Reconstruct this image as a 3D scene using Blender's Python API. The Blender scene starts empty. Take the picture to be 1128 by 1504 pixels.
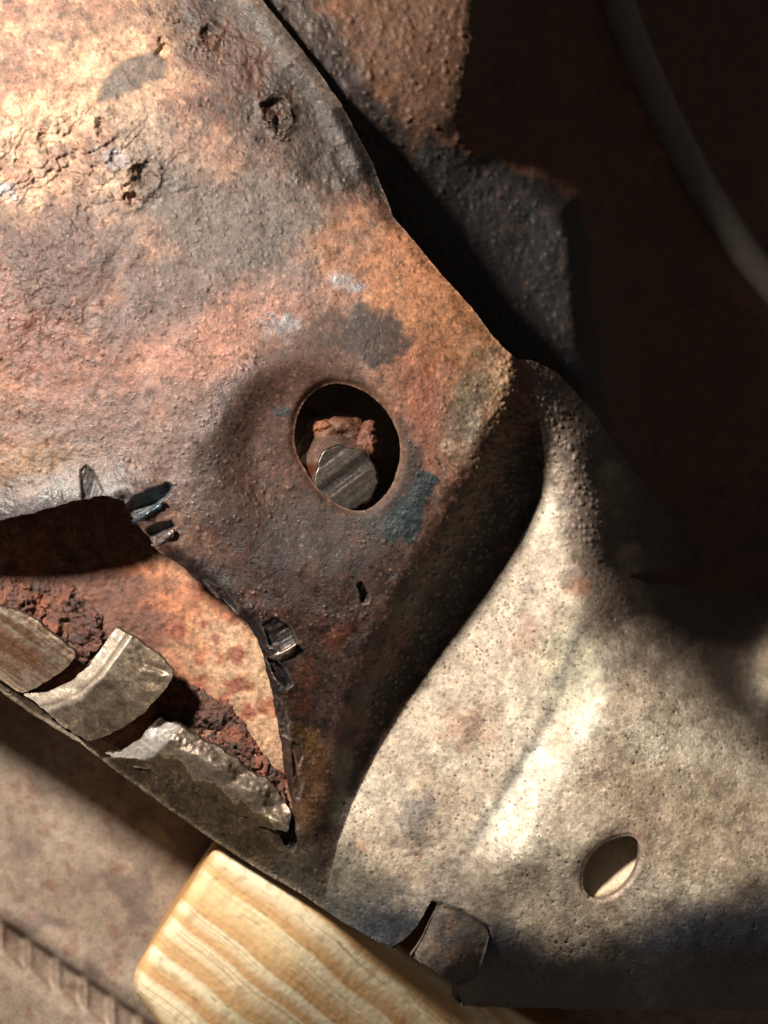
import bpy, math, numpy as np

# ------------------------------------------------------------------ camera, world, lamp, exposure
S = 0.0002            # metres per photo pixel in the plane of the bracket's top plate
D = 400.0             # camera height above that plane, mm
Z0 = 0.250            # world height of that plane, m
scene = bpy.context.scene
cam_d = bpy.data.cameras.new("camera"); cam = bpy.data.objects.new("camera", cam_d)
scene.collection.objects.link(cam); scene.camera = cam
cam.location = (0, 0, Z0 + D / 1000); cam.rotation_euler = (0, 0, 0)
cam_d.sensor_width = 36.0; cam_d.lens = 36.0 * (D / 1000) / (1504 * S)
cam_d.clip_start = 0.01; cam_d.clip_end = 10
cam_d.dof.use_dof = True; cam_d.dof.focus_distance = D / 1000 + 0.009; cam_d.dof.aperture_fstop = 8.5

world = bpy.data.worlds.new("World"); scene.world = world; world.use_nodes = True
bg = world.node_tree.nodes["Background"]
bg.inputs[0].default_value = (1.0, 0.86, 0.74, 1); bg.inputs[1].default_value = 0.07

lamp_d = bpy.data.lights.new("work_lamp", 'SPOT'); lamp = bpy.data.objects.new("work_lamp", lamp_d)
scene.collection.objects.link(lamp)
lamp.location = ((-450 - 564) * S, (752 + 100) * S, Z0 + 0.24)
lamp_d.energy = 15.2; lamp_d.color = (1.0, 0.91, 0.80); lamp_d.shadow_soft_size = 0.022
lamp_d.spot_size = math.radians(150); lamp_d.spot_blend = 0.6
from mathutils import Vector
lamp.rotation_euler = (Vector(((560 - 564) * S, (752 - 1000) * S, Z0 - 0.01)) - lamp.location).to_track_quat('-Z', 'Y').to_euler()

scene.view_settings.view_transform = 'Standard'; scene.view_settings.look = 'None'
scene.view_settings.exposure = 0.0; scene.view_settings.gamma = 1.0
scene.render.engine = 'CYCLES'

# ------------------------------------------------------------------ numeric helpers (all in photo-pixel plan units, heights in mm)
_rng = np.random.default_rng(7)
TAB = _rng.random((16, 256, 256))
def sstep(a, b, x):
    t = np.clip((x - a) / (b - a + 1e-9), 0, 1); return t * t * (3 - 2 * t)
def vnoise(x, y, seed):
    T = TAB[seed % 16]; ox = (seed * 37.7) % 211; oy = (seed * 91.3) % 223
    x = x + ox; y = y + oy
    i = np.floor(x).astype(int); j = np.floor(y).astype(int)
    f = x - i; g = y - j; f = f * f * f * (f * (f * 6 - 15) + 10); g = g * g * g * (g * (g * 6 - 15) + 10)
    i0 = i & 255; i1 = (i + 1) & 255; j0 = j & 255; j1 = (j + 1) & 255
    return (T[i0, j0] * (1 - f) * (1 - g) + T[i1, j0] * f * (1 - g) + T[i0, j1] * (1 - f) * g + T[i1, j1] * f * g) * 2 - 1
def facets(x, y, seed):
    T = TAB[seed % 16]; i = np.floor(x).astype(int); j = np.floor(y).astype(int); f = x - i; g = y - j
    a = T[i & 255, j & 255]; b = T[(i + 1) & 255, j & 255]; c = T[i & 255, (j + 1) & 255]; d = T[(i + 1) & 255, (j + 1) & 255]
    return np.where(f + g < 1, a + (b - a) * f + (c - a) * g, d + (c - d) * (1 - f) + (b - d) * (1 - g)) * 2 - 1
def fbm(x, y, scale, seed=0, octv=4, gain=0.5):
    o = np.zeros_like(x, dtype=float); a = 1.0; n = 0.0; c, s = 0.8, 0.6
    X = x / scale; Y = y / scale
    for k in range(octv):
        o += a * vnoise(X, Y, seed + k * 3); n += a; a *= gain
        X, Y = (c * X - s * Y) * 2.03, (s * X + c * Y) * 2.03
    return o / n * 1.5
def cells(x, y, size, seed, density=1.0, rmin=0.25, rmax=0.5):
    """rounded grains, one at most per cell: returns 0..1 dome height"""
    X = x / size; Y = y / size
    i = np.floor(X).astype(int); j = np.floor(Y).astype(int)
    out = np.zeros_like(X)
    A, B, C_, E = TAB[seed % 16], TAB[(seed + 1) % 16], TAB[(seed + 2) % 16], TAB[(seed + 3) % 16]
    for di in (-1, 0, 1):
        for dj in (-1, 0, 1):
            a = (i + di) & 255; b = (j + dj) & 255
            cx = i + di + A[a, b]; cy = j + dj + B[a, b]
            r = rmin + (rmax - rmin) * C_[a, b] ** 2
            h = np.clip(1 - ((X - cx) ** 2 + (Y - cy) ** 2) / r ** 2, 0, 1) * (E[a, b] < density)
            out = np.maximum(out, h * (0.5 + 0.5 * C_[a, b]))
    return out
def seg_dist(x, y, pts, closed=False):
    P = list(pts) + ([pts[0]] if closed else [])
    d = np.full(np.shape(x), 1e9)
    for (ax, ay), (bx, by) in zip(P[:-1], P[1:]):
        vx, vy = bx - ax, by - ay; L = vx * vx + vy * vy + 1e-9
        t = np.clip(((x - ax) * vx + (y - ay) * vy) / L, 0, 1)
        d = np.minimum(d, (x - ax - t * vx) ** 2 + (y - ay - t * vy) ** 2)
    return np.sqrt(d)
def inside(x, y, pts):
    r = np.zeros(np.shape(x), bool); n = len(pts)
    for k in range(n):
        ax, ay = pts[k]; bx, by = pts[(k + 1) % n]
        if ay == by: continue
        c = ((ay > y) != (by > y)) & (x < (bx - ax) * (y - ay) / (by - ay) + ax)
        r ^= c
    return r
def sdf(x, y, pts):          # negative inside
    d = seg_dist(x, y, pts, True); return np.where(inside(x, y, pts), -d, d)
def smooth(pts, n=2):        # Chaikin
    for _ in range(n):
        q = []
        for k in range(len(pts)):
            a = pts[k]; b = pts[(k + 1) % len(pts)]
            q += [(a[0] * .75 + b[0] * .25, a[1] * .75 + b[1] * .25), (a[0] * .25 + b[0] * .75, a[1] * .25 + b[1] * .75)]
        pts = q
    return pts
def tps(ctrl, lam=0.02):
    C = np.array(ctrl, float); X = C[:, :2] / 500.0; n = len(C)
    def U(r2): return np.where(r2 < 1e-12, 0, r2 * np.log(r2 + 1e-12))
    K = U(((X[:, None] - X[None]) ** 2).sum(-1)) + lam * np.eye(n) * 0.1
    P = np.c_[np.ones(n), X]; A = np.zeros((n + 3, n + 3)); A[:n, :n] = K; A[:n, n:] = P; A[n:, :n] = P.T
    w = np.linalg.solve(A, np.r_[C[:, 2], 0, 0, 0])
    def f(x, y):
        x = np.asarray(x) / 500.0; y = np.asarray(y) / 500.0
        o = w[n] + w[n + 1] * x + w[n + 2] * y
        for k in range(n): o = o + w[k] * U((x - X[k, 0]) ** 2 + (y - X[k, 1]) ** 2)
        return o
    return f
def lin(c):
    c = np.asarray(c, float) / 255.0
    return np.where(c <= 0.04045, c / 12.92, ((c + 0.055) / 1.055) ** 2.4)
def world_xyz(px, py, z):
    k = (D - z) / D * S
    return np.stack([(px - 564) * k, (752 - py) * k, Z0 + z / 1000.0], -1)

class Paint:
    """surface colour and roughness per vertex: rust, dust, paint, bare metal where they lie, with some painted shade and sheen"""
    def __init__(s, x, y, col, rough=0.7):
        s.x, s.y = x, y; s.c = np.tile(lin(col), (len(x), 1)); s.r = np.full(len(x), rough)
    def put(s, m, col, rough=None, amt=1.0):
        m = np.clip(m * amt, 0, 1); s.c += (lin(col) - s.c) * m[:, None]
        if rough is not None: s.r += (rough - s.r) * m
    def warp(s, amp, scale, seed):
        return amp * fbm(s.x, s.y, scale, seed, 4, .6)
    def blob(s, cx, cy, rx, ry, ang=0, soft=.35, warp=.4, ws=40, seed=1):
        a = math.radians(ang); dx = s.x - cx; dy = s.y - cy
        u = (dx * math.cos(a) + dy * math.sin(a)) / rx; v = (-dx * math.sin(a) + dy * math.cos(a)) / ry
        d = np.sqrt(u * u + v * v); m = np.zeros_like(d); k = d < 1 + soft + warp * 1.6
        dd = d[k] + warp * fbm(s.x[k], s.y[k], ws, seed, 4, .6)
        m[k] = 1 - sstep(1 - soft, 1 + soft, dd); return m
    def poly(s, pts, soft=6, warp=4, ws=18, seed=2):
        m = np.zeros_like(s.x); xs = [p[0] for p in pts]; ys = [p[1] for p in pts]; e = soft + warp * 2
        k = (s.x > min(xs) - e) & (s.x < max(xs) + e) & (s.y > min(ys) - e) & (s.y < max(ys) + e)
        d = sdf(s.x[k], s.y[k], pts) + warp * fbm(s.x[k], s.y[k], ws, seed, 4, .6)
        m[k] = 1 - sstep(-soft, soft, d); return m
    def line(s, pts, w, soft=4, warp=2, ws=18, seed=3):
        xs = [p[0] for p in pts]; ys = [p[1] for p in pts]; e = w + soft + warp * 2; m = np.zeros_like(s.x)
        k = (s.x > min(xs) - e) & (s.x < max(xs) + e) & (s.y > min(ys) - e) & (s.y < max(ys) + e)
        d = seg_dist(s.x[k], s.y[k], pts) - w + warp * fbm(s.x[k], s.y[k], ws, seed, 4, .6)
        m[k] = 1 - sstep(-soft, soft, d); return m
    def spots(s, scale, thr, soft, seed, octv=3):
        return sstep(thr, thr + soft, fbm(s.x, s.y, scale, seed, octv, .55))

# ------------------------------------------------------------------ materials
def metal(name, bump=0.5, fine=2600.0, coarse=900.0, var=0.35, metallic=0.0, spec=0.5, dist=0.00022):
    m = bpy.data.materials.new(name); m.use_nodes = True; nt = m.node_tree; N = nt.nodes; L = nt.links
    b = N["Principled BSDF"]
    at = N.new("ShaderNodeAttribute"); at.attribute_name = "Col"
    tc = N.new("ShaderNodeTexCoord")
    n1 = N.new("ShaderNodeTexNoise"); n1.inputs["Scale"].default_value = fine; n1.inputs["Detail"].default_value = 4
    n2 = N.new("ShaderNodeTexNoise"); n2.inputs["Scale"].default_value = coarse; n2.inputs["Detail"].default_value = 6; n2.inputs["Roughness"].default_value = .65
    L.new(tc.outputs["Object"], n1.inputs["Vector"]); L.new(tc.outputs["Object"], n2.inputs["Vector"])
    ad = N.new("ShaderNodeMath"); ad.operation = 'ADD'; L.new(n1.outputs[0], ad.inputs[0]); L.new(n2.outputs[0], ad.inputs[1])
    mr = N.new("ShaderNodeMapRange"); mr.inputs[1].default_value = .7; mr.inputs[2].default_value = 1.3
    mr.inputs[3].default_value = 1 - var; mr.inputs[4].default_value = 1 + var; L.new(ad.outputs[0], mr.inputs[0])
    mx = N.new("ShaderNodeVectorMath"); mx.operation = 'SCALE'; L.new(at.outputs["Color"], mx.inputs[0]); L.new(mr.outputs[0], mx.inputs["Scale"])
    L.new(mx.outputs[0], b.inputs["Base Color"])
    rr = N.new("ShaderNodeMapRange"); rr.inputs[1].default_value = .35; rr.inputs[2].default_value = .65
    rr.inputs[3].default_value = -.12; rr.inputs[4].default_value = .12; L.new(n2.outputs[0], rr.inputs[0])
    ra = N.new("ShaderNodeMath"); ra.operation = 'ADD'; ra.use_clamp = True
    L.new(at.outputs["Alpha"], ra.inputs[0]); L.new(rr.outputs[0], ra.inputs[1]); L.new(ra.outputs[0], b.inputs["Roughness"])
    bp = N.new("ShaderNodeBump"); bp.inputs["Strength"].default_value = bump; bp.inputs["Distance"].default_value = dist
    L.new(ad.outputs[0], bp.inputs["Height"]); L.new(bp.outputs[0], b.inputs["Normal"])
    b.inputs["Metallic"].default_value = metallic; b.inputs["Specular IOR Level"].default_value = spec
    return m
M_RUST = metal("rusted_steel", bump=.75, var=.45, spec=.38)
M_FLANGE = metal("dusty_flange_steel", bump=.8, var=.38)
M_BARE = metal("scraped_steel", bump=.35, metallic=.55, var=.38)
M_SCALE = metal("flaking_rust", bump=.8, var=.45, dist=.0004)
M_BACK = metal("dull_panel_steel", bump=.35, var=.3, fine=1200, coarse=300)
M_WOOD = metal("pine_wood", bump=.15, var=.06, spec=.25)

# ------------------------------------------------------------------ mesh builders
def link_mesh(name, V, F, col, mat, parent=None, quads=True, smooth_sh=True):
    me = bpy.data.meshes.new(name)
    F = np.asarray(F); nf, k = F.shape
    me.vertices.add(len(V)); me.vertices.foreach_set("co", np.asarray(V, np.float32).ravel())
    me.loops.add(nf * k); me.loops.foreach_set("vertex_index", F.astype(np.int32).ravel())
    me.polygons.add(nf); me.polygons.foreach_set("loop_start", np.arange(0, nf * k, k, dtype=np.int32))
    me.polygons.foreach_set("use_smooth", np.full(nf, smooth_sh))
    a = me.attributes.new("Col", 'FLOAT_COLOR', 'POINT'); a.data.foreach_set("color", np.asarray(col, np.float32).ravel())
    me.update(); me.validate(); me.materials.append(mat)
    o = bpy.data.objects.new(name, me); scene.collection.objects.link(o)
    if parent: o.parent = parent
    return o

def sheet(name, xs, ys, sd, height, paint, mat, parent=None, thick=2.5, rim=None, face_sel=None):
    """a sheet over the plan region sd<0, with outline snapped to the true edge and side walls of real thickness"""
    X, Y = np.meshgrid(xs, ys); ny, nx = X.shape
    x = X.ravel().astype(float); y = Y.ravel().astype(float)
    s = sd(x, y) if sd is not None else np.full(len(x), -1.0)
    idx = np.arange(nx * ny).reshape(ny, nx)
    q = np.stack([idx[:-1, :-1], idx[1:, :-1], idx[1:, 1:], idx[:-1, 1:]], -1).reshape(-1, 4)
    keep = (s[q] < 0).sum(1) >= 1
    if face_sel is not None:
        cx = x[q].mean(1); cy = y[q].mean(1); keep &= face_sel(cx, cy)
    q = q[keep]
    used, inv = np.unique(q.ravel(), return_inverse=True); q = inv.reshape(-1, 4)
    x = x[used]; y = y[used]; s = s[used]
    for _ in range(2):
        o = np.where(s > 0)[0]
        if len(o) == 0: break
        e = .4; gx = (sd(x[o] + e, y[o]) - sd(x[o] - e, y[o])) / (2 * e); gy = (sd(x[o], y[o] + e) - sd(x[o], y[o] - e)) / (2 * e)
        g2 = np.maximum(gx * gx + gy * gy, .3); st = np.clip(s[o], 0, 4)
        x[o] -= st * gx / g2; y[o] -= st * gy / g2; s[o] = sd(x[o], y[o])
    z = height(x, y); V = world_xyz(x, y, z)
    p = paint(x, y); C = np.c_[np.clip(p.c, .001, .95), np.clip(p.r, .05, 1)]
    # rim
    E = np.concatenate([q[:, [0, 1]], q[:, [1, 2]], q[:, [2, 3]], q[:, [3, 0]]])
    key = np.minimum(E[:, 0], E[:, 1]).astype(np.int64) * len(x) + np.maximum(E[:, 0], E[:, 1])
    _, fi, cnt = np.unique(key, return_index=True, return_counts=True); B = E[fi[cnt == 1]]
    bu, binv = np.unique(B.ravel(), return_inverse=True); B = binv.reshape(-1, 2); nb = len(bu); n0 = len(x)
    top = V[bu]; bot = top.copy(); bot[:, 2] -= thick / 1000.0
    rc = C[bu].copy()
    if rim is not None: rc[:, :3] = lin(rim); rc[:, 3] = .5
    V = np.concatenate([V, top, bot]); C = np.concatenate([C, rc, rc])
    R = np.stack([B[:, 1] + n0, B[:, 0] + n0, B[:, 0] + n0 + nb, B[:, 1] + n0 + nb], -1)
    F = np.concatenate([q, R])
    return link_mesh(name, V, F, C, mat, parent)

def axis(lo, hi, step, flo=None, fhi=None, coarse=9.0):
    a = np.arange(lo, hi, step)
    pre = np.arange(flo, lo - coarse * .5, coarse) if flo is not None else []
    post = np.arange(hi + coarse * .5, fhi, coarse) if fhi is not None else []
    return np.concatenate([pre, a, post])

def empty(name, loc, label, cat, group=None):
    o = bpy.data.objects.new(name, None); scene.collection.objects.link(o); o.location = loc
    o["label"] = label; o["category"] = cat
    if group: o["group"] = group
    return o
def tag(o, label, cat):
    o["label"] = label; o["category"] = cat; return o

# ------------------------------------------------------------------ outlines of the bracket (plan)
OUTER = [(-320, -320), (250, -320), (340, -60), (385, 0), (440, 68), (500, 150), (548, 240), (577, 318), (613, 360), (650, 405), (690, 448),
         (722, 492), (757, 527), (785, 530), (815, 545), (850, 580), (885, 625), (930, 690), (985, 757), (1024, 800), (1030, 818), (1018, 833),
         (960, 838), (915, 845), (960, 858), (1060, 868), (1128, 878), (1460, 900), (1460, 1500), (1128, 1484), (860, 1482), (700, 1479), (674, 1476), (663, 1462),
         (664, 1448), (655, 1436), (603, 1405), (560, 1386), (500, 1352), (440, 1312), (385, 1280), (330, 1246), (298, 1224), (213, 1164), (115, 1090), (42, 1046), (0, 1014), (-320, 810)]
BOLT_HOLE = smooth([(431, 640), (438, 600), (462, 572), (492, 561), (527, 569), (557, 590), (579, 620), (589, 652), (586, 685), (574, 717),
                    (553, 741), (530, 752), (500, 745), (470, 723), (447, 690), (434, 662)], 2)
SMALL_HOLE = smooth([(855, 1290), (862, 1264), (880, 1243), (902, 1231), (925, 1226), (938, 1234), (940, 1254), (934, 1279), (918, 1302), (895, 1318), (872, 1322), (857, 1308)], 2)
SLOT = [(634, 1321), (614, 1358), (596, 1378), (574, 1392), (602, 1406), (616, 1384), (630, 1356), (643, 1328)]
WINDOW = [(-320, 800), (-60, 776), (0, 764), (50, 752), (90, 741), (118, 734), (150, 728), (183, 735), (186, 750), (198, 764), (208, 780), (224, 797), (236, 812), (262, 829), (282, 846), (305, 866),
          (330, 884), (347, 903), (361, 914), (378, 938), (386, 962), (391, 985), (399, 1015), (405, 1045), (411, 1085), (414, 1120), (421, 1150), (429, 1180), (432, 1208),
          (416, 1200), (395, 1196), (350, 1180), (300, 1156), (240, 1122), (190, 1112), (150, 1112), (120, 1086), (80, 1058), (35, 1020), (0, 990), (-320, 780)]
CREST = [(790, 250), (762, 515), (752, 560), (735, 610), (712, 670), (680, 740), (640, 815), (590, 900), (545, 990), (510, 1080), (487, 1160), (474, 1230), (462, 1320), (455, 1420)]
VALLEY = [(765, 500), (778, 545), (792, 610), (800, 670), (796, 730), (770, 790), (720, 865), (660, 945), (600, 1030), (552, 1110), (518, 1180), (496, 1240), (476, 1320), (470, 1420)]
SEAM_POLY = VALLEY + [(1500, 1700), (1500, 300)]
PLAT_POLY = CREST + [(400, 1700), (-600, 1700), (-600, -600), (790, -600)]
KNEE = [(757, 500), (800, 548), (868, 640), (893, 740), (905, 830), (935, 905), (985, 975), (1060, 1045), (1130, 1105), (1300, 1220), (1500, 1330)]
KNEE_POLY = KNEE + [(1600, 1300), (1600, 200), (757, 200)]

P = tps([(-300, -300, 1), (100, -300, 1), (-300, 200, 3), (-300, 600, 3), (150, 100, 1.5), (0, 250, 3), (200, 300, 3), (350, 150, 0), (450, 200, -2), (540, 290, -3),
         (300, 450, 2.2), (500, 420, 1), (600, 400, 0), (0, 600, 2.5), (150, 600, 2), (300, 600, 1.5), (0, 700, 2), (120, 690, 2), (230, 680, 1.5),
         (400, 500, 1), (640, 480, 1), (720, 520, -1), (690, 600, 1.5), (650, 700, 1), (620, 790, -.5), (550, 900, -2), (450, 900, -2), (350, 850, -1), (300, 800, 0),
         (500, 1020, -6), (440, 1000, -4), (435, 1100, -7), (480, 1150, -10), (450, 1210, -11), (440, 1265, -14), (470, 1300, -15.5), (380, 1262, -17), (380, 1215, -11),
         (300, 1210, -16), (290, 1160, -10), (200, 1140, -16), (170, 1110, -11), (100, 1062, -16), (0, 1000, -16), (-300, 800, -16), (560, 1380, -17), (480, 1335, -17), (400, 1400, -20)])
Fl = tps([(770, 520, -.5), (784, 570, -3.5), (792, 620, -11), (797, 670, -20), (790, 730, -24), (740, 830, -25), (690, 900, -25), (610, 1010, -23), (540, 1140, -20), (500, 1230, -16.5), (478, 1300, -16),
          (805, 545, -4), (840, 600, -8), (850, 680, -14), (870, 780, -16), (800, 850, -21), (750, 950, -21), (650, 1080, -20.5), (570, 1220, -18), (560, 1330, -17), (620, 1250, -18.5),
          (700, 1180, -18.5), (760, 1080, -18.5), (800, 980, -18.5), (880, 900, -16), (920, 960, -15), (850, 1050, -15), (700, 1300, -15.5), (900, 1200, -13), (1000, 1100, -12), (1100, 1200, -11),
          (1128, 1300, -12), (900, 1330, -14.5), (750, 1360, -17), (1000, 1400, -21), (800, 1420, -27), (1128, 1420, -27), (700, 1470, -42), (1128, 1480, -46), (900, 1480, -46), (660, 1440, -22), (620, 1380, -18),
          (560, 1385, -18), (1400, 1300, -14), (1400, 1490, -38), (950, 700, -22), (1000, 800, -26), (1100, 900, -20), (1300, 950, -20), (490, 1345, -17)], .01)

def shell_sdf(x, y):
    s = sdf(x, y, OUTER) + .9 * fbm(x, y, 14, 5, 3)
    # only evaluate holes near
    for pts, rag, sc in ((BOLT_HOLE, .7, 9), (SMALL_HOLE, .4, 8), (SLOT, .5, 8), (WINDOW, 2.2, 16)):
        xs = [p[0] for p in pts]; ys = [p[1] for p in pts]
        k = (x > min(xs) - 30) & (x < max(xs) + 30) & (y > min(ys) - 30) & (y < max(ys) + 30)
        if k.any():
            h = sdf(x[k], y[k], pts) + rag * fbm(x[k], y[k], sc, 9, 3)
            s[k] = np.maximum(s[k], -h)
    return s

GOUGES = [  # chisel and saw-blade bites: outline, direction of the deep side, depth mm, colour
    ([(116, 690), (127, 682), (141, 697), (153, 722), (147, 732), (121, 734)], (.9, .3), 2.6, (70, 64, 60)),
    ([(180, 748), (196, 728), (246, 708), (257, 714), (243, 734), (208, 758), (192, 764)], (.35, .94), 4.2, (62, 82, 92)),
    ([(214, 777), (230, 767), (252, 764), (258, 773), (242, 786), (226, 798)], (.4, .9), 3.2, (70, 62, 62)),
    ([(384, 916), (406, 903), (430, 924), (437, 945), (412, 958), (394, 948)], (.5, .86), 2.6, (58, 50, 50)),
    ([(391, 966), (406, 970), (421, 984), (431, 1006), (420, 1012), (404, 998)], (.8, -.5), 4.5, (36, 33, 34)),
    ([(524, 856), (532, 852), (543, 872), (541, 887), (530, 885)], (.6, .8), 3.4, (34, 30, 30)),
    ([(405, 1184), (420, 1177), (433, 1200), (437, 1236), (431, 1254), (417, 1241), (407, 1215)], (.95, .2), 2.8, (60, 54, 48)),
    ([(427, 1090), (440, 1092), (447, 1112), (440, 1126), (447, 1143), (441, 1174), (431, 1174)], (-.9, .2), 1.2, (84, 60, 46)),
    ([(404, 1020), (414, 1030), (424, 1062), (426, 1086), (416, 1080), (408, 1050)], (.9, .2), 1.4, (58, 46, 44)),
    ([(300, 852), (330, 866), (352, 892), (350, 902), (326, 884)], (.6, .8), 1.4, (52, 48, 50)),
    ([(640, 672), (648, 678), (654, 690), (650, 692)], (.7, .6), 1.2, (70, 50, 42))]
def bite(x, y, pts, dr):
    q = np.array(pts, float); pr = q @ np.array(dr); lo, hi = pr.min(), pr.max()
    e = sdf(x, y, pts) + 1.3 * fbm(x, y, 9, 4, 3)
    u = np.clip((x * dr[0] + y * dr[1] - lo) / (hi - lo), 0, 1)
    return e, np.where(u < .62, u / .62, (1 - u) / .38)
def shell_h(x, y, detail=True):
    dC = seg_dist(x, y, CREST); dV = seg_dist(x, y, VALLEY)
    inP = inside(x, y, PLAT_POLY); inF = inside(x, y, SEAM_POLY)
    rc = 10 + 24 * sstep(560, 680, y) - 16 * sstep(950, 1150, y); W = np.where(inP, np.maximum(dV - dC, 20), dC + dV)
    t = np.where(inF, 1, np.clip((np.where(inP, -dC, dC) + rc) / (W + rc + 1e-6), 0, 1))
    t = sstep(0, 1, t)
    # rounding before the crest
    zp = P(x, y); zf = Fl(x, y)
    # crease in flange: step that rises to the right
    u = ((x - 862) * .85 + (y - 1020) * .5) ; 
    along = sstep(930, 1040, y) * (1 - sstep(1240, 1340, y))
    zf = zf + 6.4 * (sstep(-32, 34, u) - sstep(32, 260, u)) * along
    k = inside(x, y, KNEE_POLY); dk = np.where(k, 1, -1) * seg_dist(x, y, KNEE)
    sp = 30 * np.log1p(np.exp(np.clip(dk / 30, -30, 30)))
    cap = 60.0 + 35.0 * sstep(836, 848, y); drop = .55 * sp * (1 + sp / 110)
    zf = zf - cap * np.tanh(drop / cap)
    zf = zf + 34 * np.exp(-(((x - 1150) / 34) ** 2 + ((y - 985) / 46) ** 2))
    z = zp * (1 - t) + zf * t
    # roll the plate edge at the crest and along the back edge
    eb = seg_dist(x, y, [(340, -60), (385, 0), (440, 68), (500, 150), (548, 240), (577, 318), (650, 405), (722, 492), (757, 527)])
    z = z - 1.2 * np.exp(-(eb / 12) ** 2) * (1 - inF)
    z = z + 1.6 * np.exp(-(seg_dist(x, y, [(345, -60), (372, 0), (425, 70), (480, 148), (530, 238)]) / 17) ** 2)
    # coined dish around the bolt hole
    rd = np.sqrt(((x - 452) / 1.0) ** 2 + ((y - 684) / 1.05) ** 2)
    ang = np.arctan2(y - 684, x - 452)
    rr = 158 + 14 * np.cos(ang - .2)
    dw = 60 + 80 * (.5 + .5 * np.cos(ang - .95)); z = z - 4.4 * (1 - sstep(rr - dw, rr + 4, rd)) * (1 - t)
    dh = np.abs(sdf(x, y, BOLT_HOLE)); z = z - 1.6 * np.exp(-(dh / 6.5) ** 2)
    # window burr raised upward on its top edge, rolled on its right edge
    wl = seg_dist(x, y, [(-320, 800), (0, 764), (118, 734), (183, 735)])
    z = z + 3.4 * np.exp(-(wl / 42) ** 2) * (1 - t)
    wr = seg_dist(x, y, WINDOW[7:29]); z = z - 1.6 * np.exp(-(wr / 7) ** 2) + .8 * np.exp(-((wr - 20) / 12) ** 2)
    # small hole: drawn-in lip on one side
    ux, uy = x - 897, y - 1274; hd = np.abs(sdf(x, y, SMALL_HOLE)); side = sstep(-.2, .8, (-.62 * ux - .78 * uy) / (np.hypot(ux, uy) + 1e-6))
    z = z - side * .7 * (1 - sstep(2, 20, hd)); z = z - .9 * np.exp(-(hd / 4) ** 2)
    # pressed louvre beside the slot
    lv = sdf(x, y, LOUVRE); z = z - 1.3 * (1 - sstep(-3, 4, lv))
    # bead on the free lower edge
    be = seg_dist(x, y, OUTER[37:48]); z = z + .9 * np.exp(-(be / 5) ** 2)
    for pts, dr, dep, _c in GOUGES:
        q = np.array(pts); k = (x > q[:, 0].min() - 12) & (x < q[:, 0].max() + 12) & (y > q[:, 1].min() - 12) & (y < q[:, 1].max() + 12)
        if k.any():
            e, pr = bite(x[k], y[k], pts, dr); st = .14 * dep * vnoise((x[k] * dr[1] - y[k] * dr[0]) / 40, (x[k] * dr[0] + y[k] * dr[1]) / 3.2, 5)
            z[k] += (1 - sstep(-3.5, 1.0, e)) * (-dep * (.25 + .75 * pr) + st)
    if not detail: return z
    # wear and corrosion relief
    big = fbm(x, y, 90, 1, 3); z = z + .5 * big
    rough = np.clip(.35 + .9 * sstep(.0, .6, fbm(x, y, 120, 11, 3)), 0, 1)
    ul = np.exp(-(((x - 90) / 170) ** 2 + ((y - 235) / 85) ** 2))
    ul2 = np.exp(-(((x - 60) / 130) ** 2 + ((y - 420) / 130) ** 2))
    rim_ = np.exp(-(seg_dist(x, y, [(270, 0), (330, 80), (430, 190), (500, 250)]) / 55) ** 2)
    z = z + (.16 + .3 * ul2 + .34 * rim_) * fbm(x, y, 22, 3, 4, .6) * (.4 + rough)
    tq = fbm(x, y * 1.25 + .35 * x, 95, 6, 5, .62) * 3.2; fl = np.floor(tq); fr = tq - fl
    z = z + ul * (1.05 * (fl + sstep(.0, .16, fr)) * .8 + .5 * fbm(x, y, 15, 9, 4, .65))
    z = z + .45 * ul2 * (np.floor(fbm(x, y, 50, 8, 5, .65) * 3) * .5)
    for (cx, cy, r, dp) in ((208, 258, 14, 3.4), (192, 286, 9, 3), (150, 188, 9, 2.4), (68, 205, 10, 1.6), (402, 160, 12, 3.2), (412, 178, 9, 3), (305, 50, 9, 2), (235, 70, 8, 1.5), (172, 232, 8, 1.2)):
        d = np.hypot(x - cx + 6 * fbm(x, y, 12, 4, 3), (y - cy) * .8 + 5 * fbm(x, y, 12, 8, 3)); z = z - dp * np.exp(-(d / r) ** 2) + .3 * dp * np.exp(-((d - r * 1.6) / 6) ** 2)
    # grit / blistered grains
    gr = cells(x, y, 7, 2, .4, .2, .42); gr2 = cells(x, y, 13, 7, .18, .13, .3); pit = cells(x, y, 8, 5, .22, .18, .4)
    kn = np.exp(-(seg_dist(x, y, [(757, 535), (800, 600), (845, 680), (860, 760)]) / 48) ** 2)
    wallm = np.exp(-(seg_dist(x, y, [(760, 610), (735, 690), (680, 790), (610, 900), (560, 1010)]) / 36) ** 2)
    sm = .25 + .95 * sstep(-.35, .45, fbm(x, y, 75, 10, 4, .6)); gr = gr * sm; gr2 = gr2 * sm
    z = z + (.20 + .25 * rim_ + .2 * rough * (1 - t)) * gr + (.3 + .5 * rim_ + .3 * ul2) * gr2 * (1 - .5 * t) - .28 * pit * (.4 + t)
    z = z + .12 * t * cells(x, y, 6.5, 12, .4, .2, .45) + (.75 * kn + .8 * wallm) * cells(x, y, 9, 9, .8, .3, .55)
    return z
LOUVRE = [(641, 1326), (680, 1338), (719, 1362), (720, 1372), (708, 1408), (696, 1434), (684, 1440), (664, 1446), (655, 1440), (602, 1408), (616, 1384), (630, 1356)]

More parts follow.
